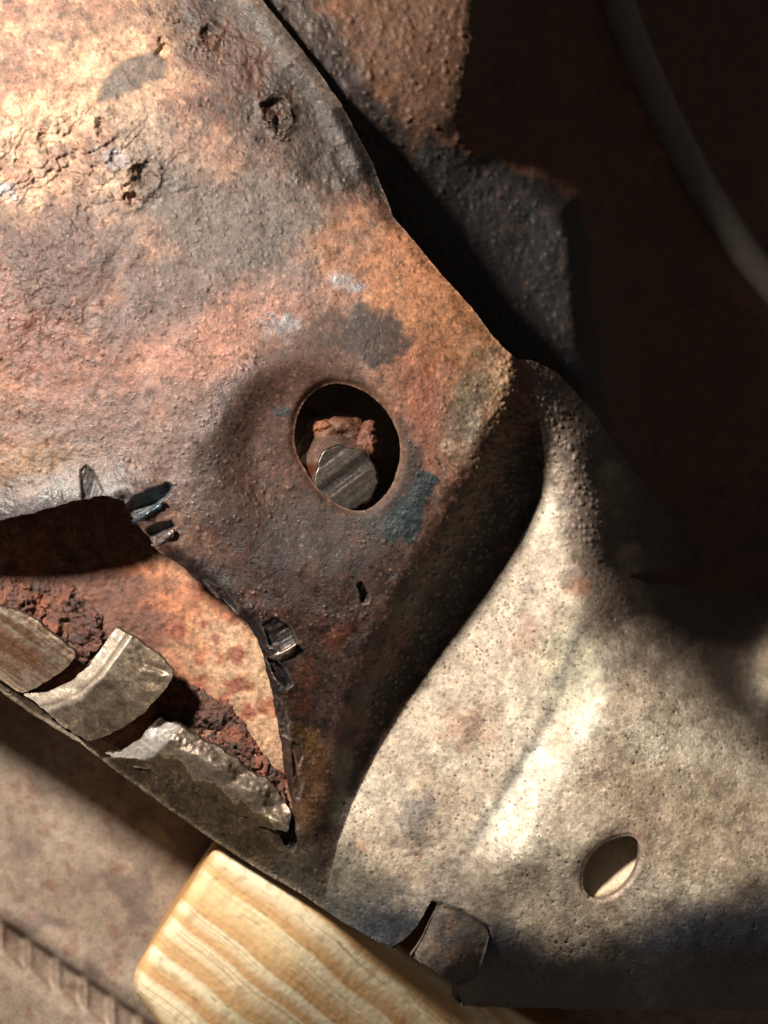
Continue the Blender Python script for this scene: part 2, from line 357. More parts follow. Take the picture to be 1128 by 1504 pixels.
def shell_paint(x, y):
    p = Paint(x, y, (150, 108, 84), .62)
    f1 = fbm(x, y, 160, 1, 4); f2 = fbm(x, y, 50, 2, 4); f3 = fbm(x, y, 16, 3, 4); f4 = fbm(x, y, 7, 4, 3)
    # --- plateau
    p.put(p.blob(60, 110, 330, 190, -15, .6, .35, 90, 3), (186, 146, 114), .7)
    p.put(p.blob(90, 235, 190, 80, -20, .5, .5, 50, 4), (196, 162, 132), .7)
    p.put(p.spots(35, .1, .5, 5), (122, 74, 58), .6, .55)
    p.put(p.spots(60, .15, .5, 8), (176, 122, 98), .65, .6)
    p.put(p.spots(70, .28, .1, 12, 5), (104, 70, 58), .6, .5); p.put(p.spots(28, .42, .07, 15, 4), (86, 60, 50), .6, .45); p.put(p.spots(34, .45, .06, 13, 5), (190, 150, 124), .65, .35)
    p.put(p.blob(30, 440, 160, 120, 20, .5, .5, 60, 6), (120, 78, 66), .5, .95)
    p.put(p.blob(90, 370, 110, 70, 20, .5, .6, 40, 7), (88, 66, 58), .6, .85)
    p.put(p.blob(370, 325, 215, 100, 28, .6, .45, 70, 8), (108, 95, 88), .6, .97)
    p.put(p.blob(240, 440, 120, 60, -30, .6, .5, 60, 9), (104, 86, 80), .55, .85)
    p.put(p.blob(230, 560, 230, 70, -25, .6, .4, 60, 10), (150, 104, 90), .5, .7)
    p.put(p.blob(330, 500, 120, 45, -25, .6, .5, 50, 11), (186, 132, 110), .5, .7)
    p.put(p.blob(330, 640, 140, 70, -50, .6, .4, 50, 12), (104, 88, 86), .3, .9)  # grey painted in for the sheen on the dish's left rim
    p.put(p.blob(150, 660, 260, 70, -8, .6, .4, 60, 13), (112, 88, 80), .4, .8)
    p.put(p.blob(30, 690, 120, 40, 0, .6, .5, 40, 14), (140, 104, 66), .42, .6)
    # dark band along the back edge with tar grit
    p.put(p.line([(290, -40), (340, 60), (420, 170), (520, 260), (570, 330)], 46, 40, 26, 40, 15), (84, 62, 50), .5, .95)
    p.put(p.line([(360, -40), (420, 80), (500, 200), (555, 290)], 26, 18, 14, 30, 16), (58, 48, 43), .5, .9)
    p.put(p.poly([(215, -80), (255, 60), (290, 140), (370, 210), (470, 265), (560, 320), (580, 318), (500, 150), (385, 0), (330, -80)], 38, 34, 44, 61), (54, 42, 36), .55, .93)
    p.put(p.line([(395, 30), (450, 105), (520, 205), (560, 290)], 14, 12, 10, 24, 62), (40, 35, 33), .42, .85)
    p.put(p.line([(352, -40), (378, 0), (430, 70), (490, 150)], 9, 7, 5, 30, 17), (128, 112, 102), .6, .9)
    p.put(p.blob(330, 90, 80, 60, 40, .5, .7, 30, 18), (96, 62, 46), .55, .7)
    p.put(p.poly([(140, 158), (150, 120), (190, 80), (235, 75), (250, 110), (200, 128), (165, 145)], 5, 5, 18, 19), (88, 76, 68), .6, .9)
    # orange rust right of the dish
    p.put(p.blob(600, 420, 130, 75, 35, .6, .4, 60, 20), (186, 122, 80), .6, .95)
    p.put(p.blob(660, 510, 90, 80, 30, .6, .4, 50, 21), (168, 112, 72), .6, .9)
    p.put(p.blob(620, 600, 50, 90, 0, .6, .5, 40, 22), (142, 82, 58), .55, .8)
    p.put(p.blob(690, 590, 28, 70, 15, .6, .5, 30, 23), (112, 98, 76), .5, .85)
    p.put(p.blob(738, 570, 16, 60, 12, .6, .4, 30, 24), (164, 132, 96), .6, .8)
    p.put(p.blob(690, 640, 10, 34, 10, .5, .7, 14, 25), (170, 152, 130), .5, .7)
    p.put(p.blob(660, 655, 14, 10, 10, .4, .7, 14, 26), (186, 156, 130), .5, .7)
    p.put(p.line([(742, 620), (702, 715), (655, 810), (600, 900)], 14, 14, 10, 24, 27), (150, 124, 94), .5, .7)
    # bluish flakes
    for cx, cy, r in ((505, 414, 18), (525, 420, 9), (410, 480, 26), (165, 232, 20), (10, 280, 16), (425, 470, 12)):
        p.put(p.blob(cx, cy, r, r * .6, 20, .5, .8, 10, int(cx)), (150, 146, 150), .35, .8)
    # dish
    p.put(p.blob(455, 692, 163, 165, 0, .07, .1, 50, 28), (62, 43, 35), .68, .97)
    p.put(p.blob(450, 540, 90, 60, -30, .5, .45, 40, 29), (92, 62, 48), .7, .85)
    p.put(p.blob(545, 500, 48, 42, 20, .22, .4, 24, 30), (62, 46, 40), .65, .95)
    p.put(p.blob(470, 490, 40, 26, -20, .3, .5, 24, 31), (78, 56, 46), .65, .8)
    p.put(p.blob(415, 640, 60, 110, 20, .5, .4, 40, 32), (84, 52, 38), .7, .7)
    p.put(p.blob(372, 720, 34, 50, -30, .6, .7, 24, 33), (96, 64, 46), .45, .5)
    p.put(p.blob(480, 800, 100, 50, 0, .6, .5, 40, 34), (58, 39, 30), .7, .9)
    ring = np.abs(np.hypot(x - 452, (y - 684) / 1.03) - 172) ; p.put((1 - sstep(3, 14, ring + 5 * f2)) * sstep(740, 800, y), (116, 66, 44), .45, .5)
    p.put(1 - sstep(2, 13, np.abs(sdf(x, y, BOLT_HOLE)) + 3 * f3), (140, 100, 78), .45, .55)
    # lower plate: oily dark red brown
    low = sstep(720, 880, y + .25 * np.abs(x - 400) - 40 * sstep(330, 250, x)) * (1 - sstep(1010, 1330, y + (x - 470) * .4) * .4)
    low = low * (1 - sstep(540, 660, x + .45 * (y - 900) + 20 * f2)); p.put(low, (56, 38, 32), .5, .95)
    p.put(low * p.spots(40, .05, .5, 7), (92, 48, 32), .4, .7)
    p.put(low * p.spots(18, .3, .3, 9), (40, 33, 32), .3, .6)
    p.put(p.line([(262, 815), (330, 872), (390, 930), (412, 1000)], 16, 14, 10, 22, 38), (44, 40, 42), .3, .85)
    p.put(p.line([(455, 1080), (460, 1160), (450, 1230)], 16, 14, 10, 26, 39), (112, 78, 30), .45, .6)
    p.put(p.blob(330, 720, 40, 60, 20, .6, .5, 30, 41), (84, 62, 56), .35, .6)
    # teal scraped paint beside the hole
    p.put(p.poly([(570, 750), (596, 722), (612, 696), (630, 690), (644, 706), (630, 724), (622, 748), (620, 778), (606, 800), (588, 792), (575, 800), (560, 778)], 3, 5, 12, 35), (36, 50, 54), .5, .97)
    p.put(p.blob(550, 772, 24, 16, 30, .6, .7, 18, 36), (46, 52, 48), .6, .5)
    p.put(p.blob(415, 606, 16, 7, 10, .4, .6, 10, 37), (38, 46, 52), .4, .9)
    tl = p.poly([(570, 750), (596, 722), (612, 696), (644, 706), (622, 748), (606, 800), (575, 800), (560, 778)], 3, 5, 12, 35); p.put(tl * sstep(.2, .6, vnoise((x * .45 - y * .9) / 60 + 3, (x * .9 + y * .45) / 5, 6)), (58, 74, 77), .4, .6)
    # free lower strip: olive brown oily steel
    strip = p.poly([(-320, 770), (0, 990), (120, 1086), (240, 1122), (350, 1180), (432, 1208), (460, 1290), (520, 1370), (330, 1270), (200, 1175), (0, 1030), (-320, 830)], 10, 6, 26, 40)
    p.put(strip, (98, 82, 62), .4, .9); p.put(strip * p.spots(24, .1, .4, 3), (70, 58, 44), .4, .7)
    p.put(p.blob(470, 1280, 60, 60, 30, .6, .4, 30, 42), (78, 76, 68), .5, .8)
    be = seg_dist(x, y, OUTER[37:48]); p.put(1 - sstep(2, 6, be + 2 * f3), (130, 112, 88), .45, .8)
    for pts, dr, dep, gc in GOUGES:
        q = np.array(pts); k = (x > q[:, 0].min() - 12) & (x < q[:, 0].max() + 12) & (y > q[:, 1].min() - 12) & (y < q[:, 1].max() + 12)
        if k.any():
            m = np.zeros_like(x); e, pr = bite(x[k], y[k], pts, dr); m[k] = 1 - sstep(-1.5, 1.5, e); p.put(m, gc, .45, .95)
            m2 = np.zeros_like(x); m2[k] = (1 - sstep(-1.5, 1.5, e)) * sstep(.1, .7, vnoise((x[k] * dr[1] - y[k] * dr[0]) / 40, (x[k] * dr[0] + y[k] * dr[1]) / 3.2, 5)); p.put(m2, [min(255, v * 1.6) for v in gc], .36, .7)
            m3 = np.zeros_like(x); m3[k] = np.exp(-(e / 1.6) ** 2); p.put(m3, (128, 112, 100), .3, .45)
    wl = seg_dist(x, y, [(-320, 800), (0, 764), (118, 734), (183, 735)]); p.put(1 - sstep(6, 70, wl + 14 * f3), (98, 94, 96), .2, .9)
    # --- wall beside the crest: black tar coat, deepened with the valley's shade painted in
    dV = seg_dist(x, y, VALLEY); inF = inside(x, y, SEAM_POLY)
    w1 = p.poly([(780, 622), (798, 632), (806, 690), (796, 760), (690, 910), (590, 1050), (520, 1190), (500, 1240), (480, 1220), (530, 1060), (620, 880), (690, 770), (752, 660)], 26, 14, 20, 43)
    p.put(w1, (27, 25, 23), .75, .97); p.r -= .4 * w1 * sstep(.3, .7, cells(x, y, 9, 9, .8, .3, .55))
    p.put(p.line([(505, 1110), (495, 1200)], 10, 10, 6, 22, 44), (120, 118, 104), .5, .7)
    # --- flange
    kf = inF.astype(float)
    g = Paint(x[inF], y[inF], (184, 168, 148), .5)
    gx, gy = g.x, g.y
    g.put(g.spots(90, .0, .6, 2), (200, 188, 168), .45, .8); g.put(g.blob(795, 1145, 44, 165, 31, .6, .3, 40, 71), (222, 212, 192), .3, .9)  # long pale blob paints in the highlight along the crease
    g.put(g.spots(60, .2, .6, 6), (168, 140, 116), .6, .4)
    g.put(g.blob(1000, 1200, 150, 70, 10, .6, .5, 50, 44), (160, 140, 116), .6, .6)
    g.put(g.blob(860, 960, 60, 90, 20, .6, .5, 40, 45), (166, 160, 134), .55, .7)
    g.put(g.line([(850, 930), (800, 1060), (735, 1170), (690, 1240)], 7, 9, 7, 20, 46), (108, 104, 98), .5, .75)
    g.put(g.blob(610, 1205, 32, 42, 20, .4, .6, 18, 47), (118, 110, 106), .5, .8)
    g.put(g.blob(690, 1065, 34, 34, 0, .5, .6, 16, 48), (150, 116, 98), .6, .7)
    g.put(g.blob(775, 935, 24, 30, 0, .5, .6, 16, 49), (140, 108, 90), .6, .6)
    g.put(g.blob(690, 1290, 70, 40, -10, .6, .6, 22, 50), (122, 112, 102), .5, .75)
    g.put(g.blob(640, 1300, 120, 60, 10, .6, .5, 30, 51), (136, 122, 104), .55, .5)
    g.put(g.line([(757, 520), (800, 560), (850, 660), (870, 790), (890, 900)], 40, 22, 18, 30, 52), (92, 78, 70), .5, .9)
    g.put(g.blob(848, 860, 18, 14, 0, .5, .6, 12, 53), (140, 92, 70), .6, .6)
    g.put(g.blob(915, 960, 60, 50, 50, .6, .5, 30, 54), (96, 80, 72), .55, .7)
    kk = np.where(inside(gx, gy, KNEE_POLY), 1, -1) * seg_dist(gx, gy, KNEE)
    g.put(sstep(-45, 50, kk + 14 * fbm(gx, gy, 30, 3, 3)) * (1 - .8 * np.exp(-(((gx - 1150) / 50) ** 2 + ((gy - 985) / 60) ** 2))), (54, 41, 33), .65, .96)  # dark rust brown past the knee, painted to stand in for shade
    # soot-blue paint on the rolled bottom
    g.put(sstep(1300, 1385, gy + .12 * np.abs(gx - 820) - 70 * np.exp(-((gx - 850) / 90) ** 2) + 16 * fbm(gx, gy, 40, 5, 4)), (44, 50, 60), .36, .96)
    g.put(g.poly(LOUVRE, 3, 2, 10, 55), (92, 86, 80), .5, .9)
    g.put(g.blob(490, 1300, 60, 70, 30, .6, .4, 30, 56), (84, 82, 72), .5, .8)
    hd = np.abs(sdf(gx, gy, SMALL_HOLE)); g.put(1 - sstep(12, 26, hd + 5 * fbm(gx, gy, 14, 6, 3)), (164, 142, 128), .55, .5)
    for (cx, cy, r) in ((938, 1228, 7), (615, 1258, 6), (530, 1240, 7)):
        g.put(g.blob(cx, cy, r, r, 0, .5, .7, 9, int(cx)), (158, 108, 84), .6, .5)
    dots = cells(gx, gy, 8, 5, .34, .12, .3); dn = sstep(-.5, .5, fbm(gx, gy, 60, 9, 3) - .0012 * (gx - 760) + .1)
    g.put(sstep(.1, .5, dots) * dn, (60, 50, 44), .5, .85)
    dots = cells(gx, gy, 5.5, 8, .3, .2, .4); g.put(sstep(.1, .5, dots) * dn, (84, 70, 60), .5, .7)
    k = ~inF; lum = p.c[k].mean(1, keepdims=True); p.c[k] = (lum + (p.c[k] - lum) * .93) * .54
    g.c *= np.clip(1 + .14 * fbm(gx, gy, 4.5, 3, 2) + .16 * fbm(gx, gy, 26, 9, 4, .6), .5, 1.5)[:, None]; g.r -= .22 * sstep(.4, .8, cells(gx, gy, 7, 2, .4, .2, .42))
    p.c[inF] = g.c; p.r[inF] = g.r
    # general mottling
    pit = cells(x, y, 8, 5, .22, .18, .4); p.put(sstep(.1, .6, pit) * (~inF), (58, 42, 36), .5, .4)
    sp = cells(x, y, 10, 11, .16, .15, .35); p.put(sstep(.1, .6, sp) * (~inF), (170, 136, 112), .5, .15)
    k = ~inF; fk = sstep(.25, .6, fbm(x, y, 6.5, 12, 3, .6)); p.c[k] *= (1 - .42 * fk[k])[:, None]; fk = sstep(.3, .65, fbm(x, y, 8, 14, 3, .6)); p.c[k] *= (1 + .4 * fk[k])[:, None]
    gl = cells(x, y, 7, 2, .4, .2, .42); p.r -= .3 * sstep(.3, .8, gl) * (p.r > .3) * (p.c.mean(1) < .12)
    p.c *= np.clip(1 + .26 * f3 + .2 * f4 + .14 * f2, .4, 1.8)[:, None]
    p.r += .08 * f2
    return p

XS = axis(-6, 1134, 1.6, -320, 1460); YS = axis(-6, 1510, 1.6, -320, 1560)
bracket = empty("bracket", (0, 0, Z0 - .045), "rust-eaten steel bracket with round bolt hole and sawn-open corner", "bracket")
def adopt(o, root):
    o.parent = root; o.matrix_parent_inverse.identity(); o.location = -root.location; return o
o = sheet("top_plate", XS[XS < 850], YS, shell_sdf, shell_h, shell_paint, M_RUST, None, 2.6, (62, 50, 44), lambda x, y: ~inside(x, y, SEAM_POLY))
adopt(o, bracket); o["label"] = "rusted raised plate around the bolt hole"
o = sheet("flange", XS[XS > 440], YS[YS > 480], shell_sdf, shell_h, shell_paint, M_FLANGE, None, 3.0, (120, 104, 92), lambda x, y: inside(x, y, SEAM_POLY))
adopt(o, bracket); o["label"] = "pale dusty flange with a small oval hole"

# ------------------------------------------------------------------ inner plate seen through the torn window, rust scale on it
INNER_H = tps([(-320, 700, -30), (0, 700, -30), (0, 850, -24), (0, 950, -21), (200, 800, -27), (200, 900, -23), (150, 1050, -22), (350, 900, -20), (400, 1000, -15), (420, 1150, -13.5), (420, 1220, -16),
                (300, 1000, -19), (300, 1130, -19), (460, 1000, -14), (480, 800, -30), (300, 700, -32)])
SC1 = [(-60, 842), (10, 846), (60, 850), (110, 862), (130, 880), (150, 905), (160, 930), (120, 975), (60, 1010), (-60, 960)]
SC2 = [(245, 985), (270, 995), (285, 1012), (310, 1020), (338, 1030), (356, 1052), (362, 1075), (372, 1090), (392, 1110), (412, 1135), (424, 1170), (430, 1195), (380, 1170), (320, 1130), (262, 1085), (230, 1070), (225, 1030)]
def inner_h(x, y):
    return INNER_H(x, y) + .35 * fbm(x, y, 40, 2, 4) + .3 * cells(x, y, 7, 4, .5, .2, .45) + .45 * fbm(x, y, 11, 6, 4, .65)
def inner_paint(x, y):
    p = Paint(x, y, (142, 98, 72), .7)
    p.put(p.blob(350, 960, 60, 130, -25, .6, .5, 40, 3), (164, 132, 104), .75)
    p.put(p.blob(395, 1060, 40, 90, -10, .6, .5, 40, 4), (162, 130, 102), .75, .8)
    p.put(p.blob(240, 880, 90, 50, 20, .5, .5, 40, 4), (150, 94, 64), .7, .8)
    p.put(p.spots(34, .05, .4, 5), (130, 70, 44), .65, .75)
    p.put(p.blob(140, 900, 110, 70, 20, .4, .5, 30, 5), (84, 54, 44), .65, .9)
    for cx, cy, r in ((348, 962, 11), (342, 1010, 12), (292, 965, 10), (260, 925, 13), (367, 1045, 12), (318, 940, 7), (300, 915, 6)):
        p.put(p.blob(cx, cy, r, r, 0, .4, .6, 12, cx), (124, 66, 48), .6, .85)
    p.c *= np.clip(1 + .3 * fbm(x, y, 14, 8, 4, .65) + .3 * fbm(x, y, 5, 3, 2), .35, 1.7)[:, None]; return p
o = sheet("inner_plate", axis(-40, 500, 2.0, -320, None), axis(690, 1240, 2.0), lambda x, y: sdf(x, y, [(-330, 690), (360, 700), (400, 860), (440, 1000), (455, 1100), (450, 1220), (400, 1225), (250, 1140), (100, 1060), (-20, 985), (-330, 800)]), inner_h, inner_paint, M_SCALE, None, 2.0)
adopt(o, bracket); o["label"] = "orange and cream rusted inner plate behind the torn opening"
def scale_paint(x, y):
    p = Paint(x, y, (84, 54, 43), .75); p.put(p.spots(30, .1, .5, 3), (118, 68, 48), .7, .8); p.put(p.spots(18, .0, .5, 7), (60, 46, 41), .7, .8)
    p.c *= np.clip(1 + .3 * fbm(x, y, 8, 3, 3), .4, 1.6)[:, None]; return p
for pts, up, sd_ in ((SC1, 3.2, 3), (SC2, 2.8, 4)):
    def sh(x, y, pts=pts, up=up, sd_=sd_):
        e = -sdf(x, y, pts); cr = np.abs(fbm(x, y, 34, sd_ + 3, 3, .6))
        return INNER_H(x, y) + .5 + up * sstep(-2, 14, e + 4 * fbm(x, y, 12, sd_, 3)) * (.6 + .6 * fbm(x, y, 34, sd_, 4, .6)) - 1.6 * (1 - sstep(0, .05, cr)) + .8 * fbm(x, y, 13, sd_ + 5, 5, .75) + .5 * np.floor(2.5 * fbm(x, y, 26, sd_ + 8, 4, .7))
    bb = np.array(pts)
    o = sheet("rust_scale", np.arange(bb[:, 0].min() - 14, bb[:, 0].max() + 14, 1.6), np.arange(bb[:, 1].min() - 14, bb[:, 1].max() + 14, 1.6),
              lambda x, y, pts=pts, sd_=sd_: sdf(x, y, pts) + 7 * fbm(x, y, 22, sd_, 4, .65), sh, scale_paint, M_SCALE, None, 3.0, (70, 44, 36))
    adopt(o, bracket)

# ------------------------------------------------------------------ sawn tabs along the lower lip
TAB1 = [(-320, 720), (-60, 872), (0, 891), (30, 898), (58, 915), (90, 942), (109, 957), (110, 966), (98, 980), (75, 998), (52, 1010), (34, 1017), (20, 1012), (-20, 985), (-320, 790)]
TAB2 = [(171, 921), (200, 938), (232, 962), (256, 985), (252, 1000), (236, 1022), (212, 1046), (186, 1066), (160, 1080), (130, 1088), (108, 1078), (70, 1048), (36, 1020), (72, 1015), (104, 1001), (130, 978), (152, 948)]
TAB3 = [(236, 1057), (262, 1068), (292, 1084), (318, 1096), (345, 1116), (372, 1134), (400, 1152), (414, 1166), (428, 1200), (424, 1226), (396, 1216), (350, 1196), (290, 1166), (236, 1136), (180, 1120), (146, 1104), (176, 1103), (206, 1086)]
def tab_h(kind):
    def h(x, y):
        base = shell_h(x, y, False)
        a = (x * .80 + y * .60); b = (-x * .60 + y * .80)      # along the lip, across it
        if kind == 1:
            z = -7.5 - .0 * x; b0 = 735
            z = z + .05 * (b0 - b) * .3 - 5.5 * sstep(660, 800, a) * 0
            z = z + .8 * np.sin((b - 600) / 13.0) * sstep(-50, 90, x) + .3 * fbm(x, y, 16, 4, 3)
            cut = sdf(x, y, TAB1[5:12] + [(0, 960)])
            z = np.where(base < -20, base, z)
            m = sstep(715, 795, b); return z * (1 - m) + (-14) * m - .035 * (x - 20) + .3 * facets(a / 40, b / 14, 5)
        if kind == 2:
            L = seg_dist(x, y, [(171, 921), (152, 948), (130, 978), (104, 1001), (72, 1015), (36, 1020)])
            z = -5.0 + 0 * x - 5.5 * (1 - sstep(0, 30, L))
            z = z - .9 * np.exp(-((L - 17) / 3.5) ** 2) + .7 * np.exp(-((L - 25) / 4) ** 2)
            m = sstep(690, 800, b); z = z * (1 - m) + (-15.0) * m
            z = z + .12 * fbm(x, y, 18, 5, 4) - .7 * np.exp(-(seg_dist(x, y, [(205, 955), (212, 975), (240, 985)]) / 5) ** 2)
            return z + .5 * facets(a / 26, b / 18, 3)
        L = seg_dist(x, y, [(236, 1057), (206, 1086), (176, 1103), (146, 1104)])
        T = seg_dist(x, y, [(236, 1057), (262, 1068), (292, 1084), (345, 1116), (400, 1152), (428, 1200)])
        z = -5.0 - 5.0 * (1 - sstep(0, 34, L)) - 3.0 * (1 - sstep(0, 30, T + 9 * fbm(x, y, 22, 3, 3, .6)))
        fac = facets(a / 30 + b / 90, b / 60, 4) * 1.9; z = z + fac * (1 - sstep(20, 52, T))
        m = sstep(706, 778, b); z = z * (1 - m) + (-13.4) * m
        z = z - 4 * sstep(300, 430, x) * (1 - m)
        return z + .06 * fbm(x, y, 9, 5, 3)
    return h
def tab_paint(kind):
    def f(x, y):
        p = Paint(x, y, (132, 116, 92), .38); b = (-x * .60 + y * .80); a = (x * .80 + y * .60)
        st = vnoise(a / 60, b / 5, 3) + .6 * vnoise(a / 30, b / 2.4, 5)
        if kind == 1:
            p.put(np.ones_like(x), (146, 130, 114), .42); p.put(sstep(.1, .7, st), (104, 72, 52), .45, .8)
            p.put(p.blob(20, 950, 60, 16, 30, .5, .5, 20, 3), (120, 76, 50), .5, .7)
        elif kind == 2:
            L = seg_dist(x, y, [(171, 921), (152, 948), (130, 978), (104, 1001), (72, 1015), (36, 1020)])
            p.put(np.ones_like(x), (112, 98, 84), .36); p.put(p.spots(20, .1, .4, 6), (84, 72, 62), .4, .8); p.put(p.spots(9, .2, .4, 9), (140, 124, 100), .35, .5)
            p.put(1 - sstep(26, 34, L + 3 * fbm(x, y, 12, 3, 3)), (206, 192, 174), .28); 
            p.put(np.exp(-((L - 19) / 3.2) ** 2), (110, 92, 74), .4, .8)
            p.put(p.blob(222, 965, 40, 16, 38, .5, .5, 16, 4), (128, 112, 96), .3, .6)
        else:
            L = seg_dist(x, y, [(236, 1057), (206, 1086), (176, 1103), (146, 1104)])
            T = seg_dist(x, y, [(236, 1057), (262, 1068), (292, 1084), (345, 1116), (400, 1152), (428, 1200)])
            p.put(np.ones_like(x), (90, 76, 58), .42); tt = T + 12 * fbm(x, y, 26, 7, 4, .6) - 46 + 14 * sstep(330, 420, x)
            p.put(1 - sstep(-3, 3, tt), (122, 108, 96), .5, .95); p.put(np.exp(-(tt / 2.2) ** 2), (168, 150, 124), .4, .6)
            p.put(1 - sstep(26, 34, L + 3 * fbm(x, y, 12, 3, 3)), (184, 178, 170), .36)
        p.c *= np.clip(1 + .12 * st + .12 * fbm(x, y, 9, 3, 3), .5, 1.5)[:, None]; return p
    return f
for kind, pts, lab in ((1, TAB1, "pale streaked sawn tab at the left end of the lip"), (2, TAB2, "curled tab with a bright cut edge"), (3, TAB3, "long jagged tab with facetted bright metal")):
    bb = np.array(pts); lo = max(bb[:, 0].min() - 6, -320)
    xs = np.arange(lo, bb[:, 0].max() + 6, 1.5) if lo > -60 else axis(-40, bb[:, 0].max() + 6, 1.5, -320, None)
    rg = 1.6 if kind < 3 else 4.0
    o = sheet("cut_tab", xs, np.arange(bb[:, 1].min() - 6, bb[:, 1].max() + 6, 1.5), lambda x, y, pts=pts, rg=rg: sdf(x, y, pts) + rg * fbm(x, y, 10 + 2 * rg, 3, 3),
              tab_h(kind), tab_paint(kind), M_BARE, None, 3.2, (84, 72, 60)); adopt(o, bracket); o["label"] = lab

# ------------------------------------------------------------------ burrs turned out along the sawn edge
def burr(pts, tilt, col, rough, up0, seed):
    bb = np.array(pts, float); c = bb.mean(0)
    def h(x, y): return shell_h(x, y, False) + up0 + tilt[0] * (x - c[0]) + tilt[1] * (y - c[1]) + .5 * fbm(x, y, 12, seed, 3) - .8 * sstep(-5, 0, sdf(x, y, pts))
    def pt(x, y):
        p = Paint(x, y, col, rough); p.put(sstep(0, .6, vnoise(x / 20, y / 3, seed)), [v * .6 for v in col], rough, .6); return p
    o = sheet("burr", np.arange(bb[:, 0].min() - 4, bb[:, 0].max() + 4, 1.5), np.arange(bb[:, 1].min() - 4, bb[:, 1].max() + 4, 1.5), lambda x, y: sdf(x, y, pts) + .8 * fbm(x, y, 8, seed, 3), h, pt, M_BARE, None, 1.6)
    adopt(o, bracket)
burr([(190, 766), (206, 756), (232, 742), (240, 736), (236, 746), (214, 762), (204, 774)], (.0, -.10), (84, 100, 110), .28, 1.2, 3)
burr([(222, 800), (238, 790), (256, 775), (254, 788), (240, 800), (230, 808)], (.05, -.1), (128, 118, 114), .3, 1.2, 4)
burr([(394, 964), (408, 958), (424, 948), (436, 944), (430, 962), (412, 974), (398, 974)], (.03, -.08), (124, 108, 100), .32, 1.2, 6)

# pressed louvre tongue in the slot of the flange
def lou_h(x, y):
    base = shell_h(x, y, False) + 1.5
    L = seg_dist(x, y, [(641, 1326), (630, 1356), (616, 1384), (602, 1408)])
    return base + .8 * (1 - sstep(0, 60, L)) - 1.6 * np.exp(-(L / 8) ** 2) + .2 * fbm(x, y, 12, 3, 3) + .2 * cells(x, y, 8, 3, .4, .2, .45)
def lou_p(x, y):
    p = Paint(x, y, (78, 72, 67), .5); p.put(p.spots(20, 0, .5, 3), (118, 96, 80), .5, .6); p.put(p.spots(9, .1, .4, 5), (70, 66, 62), .5, .6); return p
LP = smooth([(643, 1327), (682, 1339), (721, 1363), (711, 1408), (699, 1436), (684, 1446), (656, 1440), (606, 1404), (618, 1386), (632, 1357)], 1)
o = sheet("louvre", np.arange(590, 730, 1.6), np.arange(1315, 1450, 1.6), lambda x, y: sdf(x, y, LP) + .6 * fbm(x, y, 9, 3, 3), lou_h, lou_p, M_FLANGE, None, 2.4); adopt(o, bracket)
# second skin under the flange, seen through the small hole
o = sheet("under_plate", axis(840, 960, 5), axis(1210, 1345, 5), None, lambda x, y: np.minimum(Fl(897., 1274.) - 7.5 + .13 * ((x - 897) * .6 + (y - 1274) * .8), shell_h(x, y, False) - 3.6) + .2 * fbm(x, y, 30, 3, 3),
          lambda x, y: Paint(x, y, (226, 202, 172), .6), M_FLANGE, None, 2.0); adopt(o, bracket)

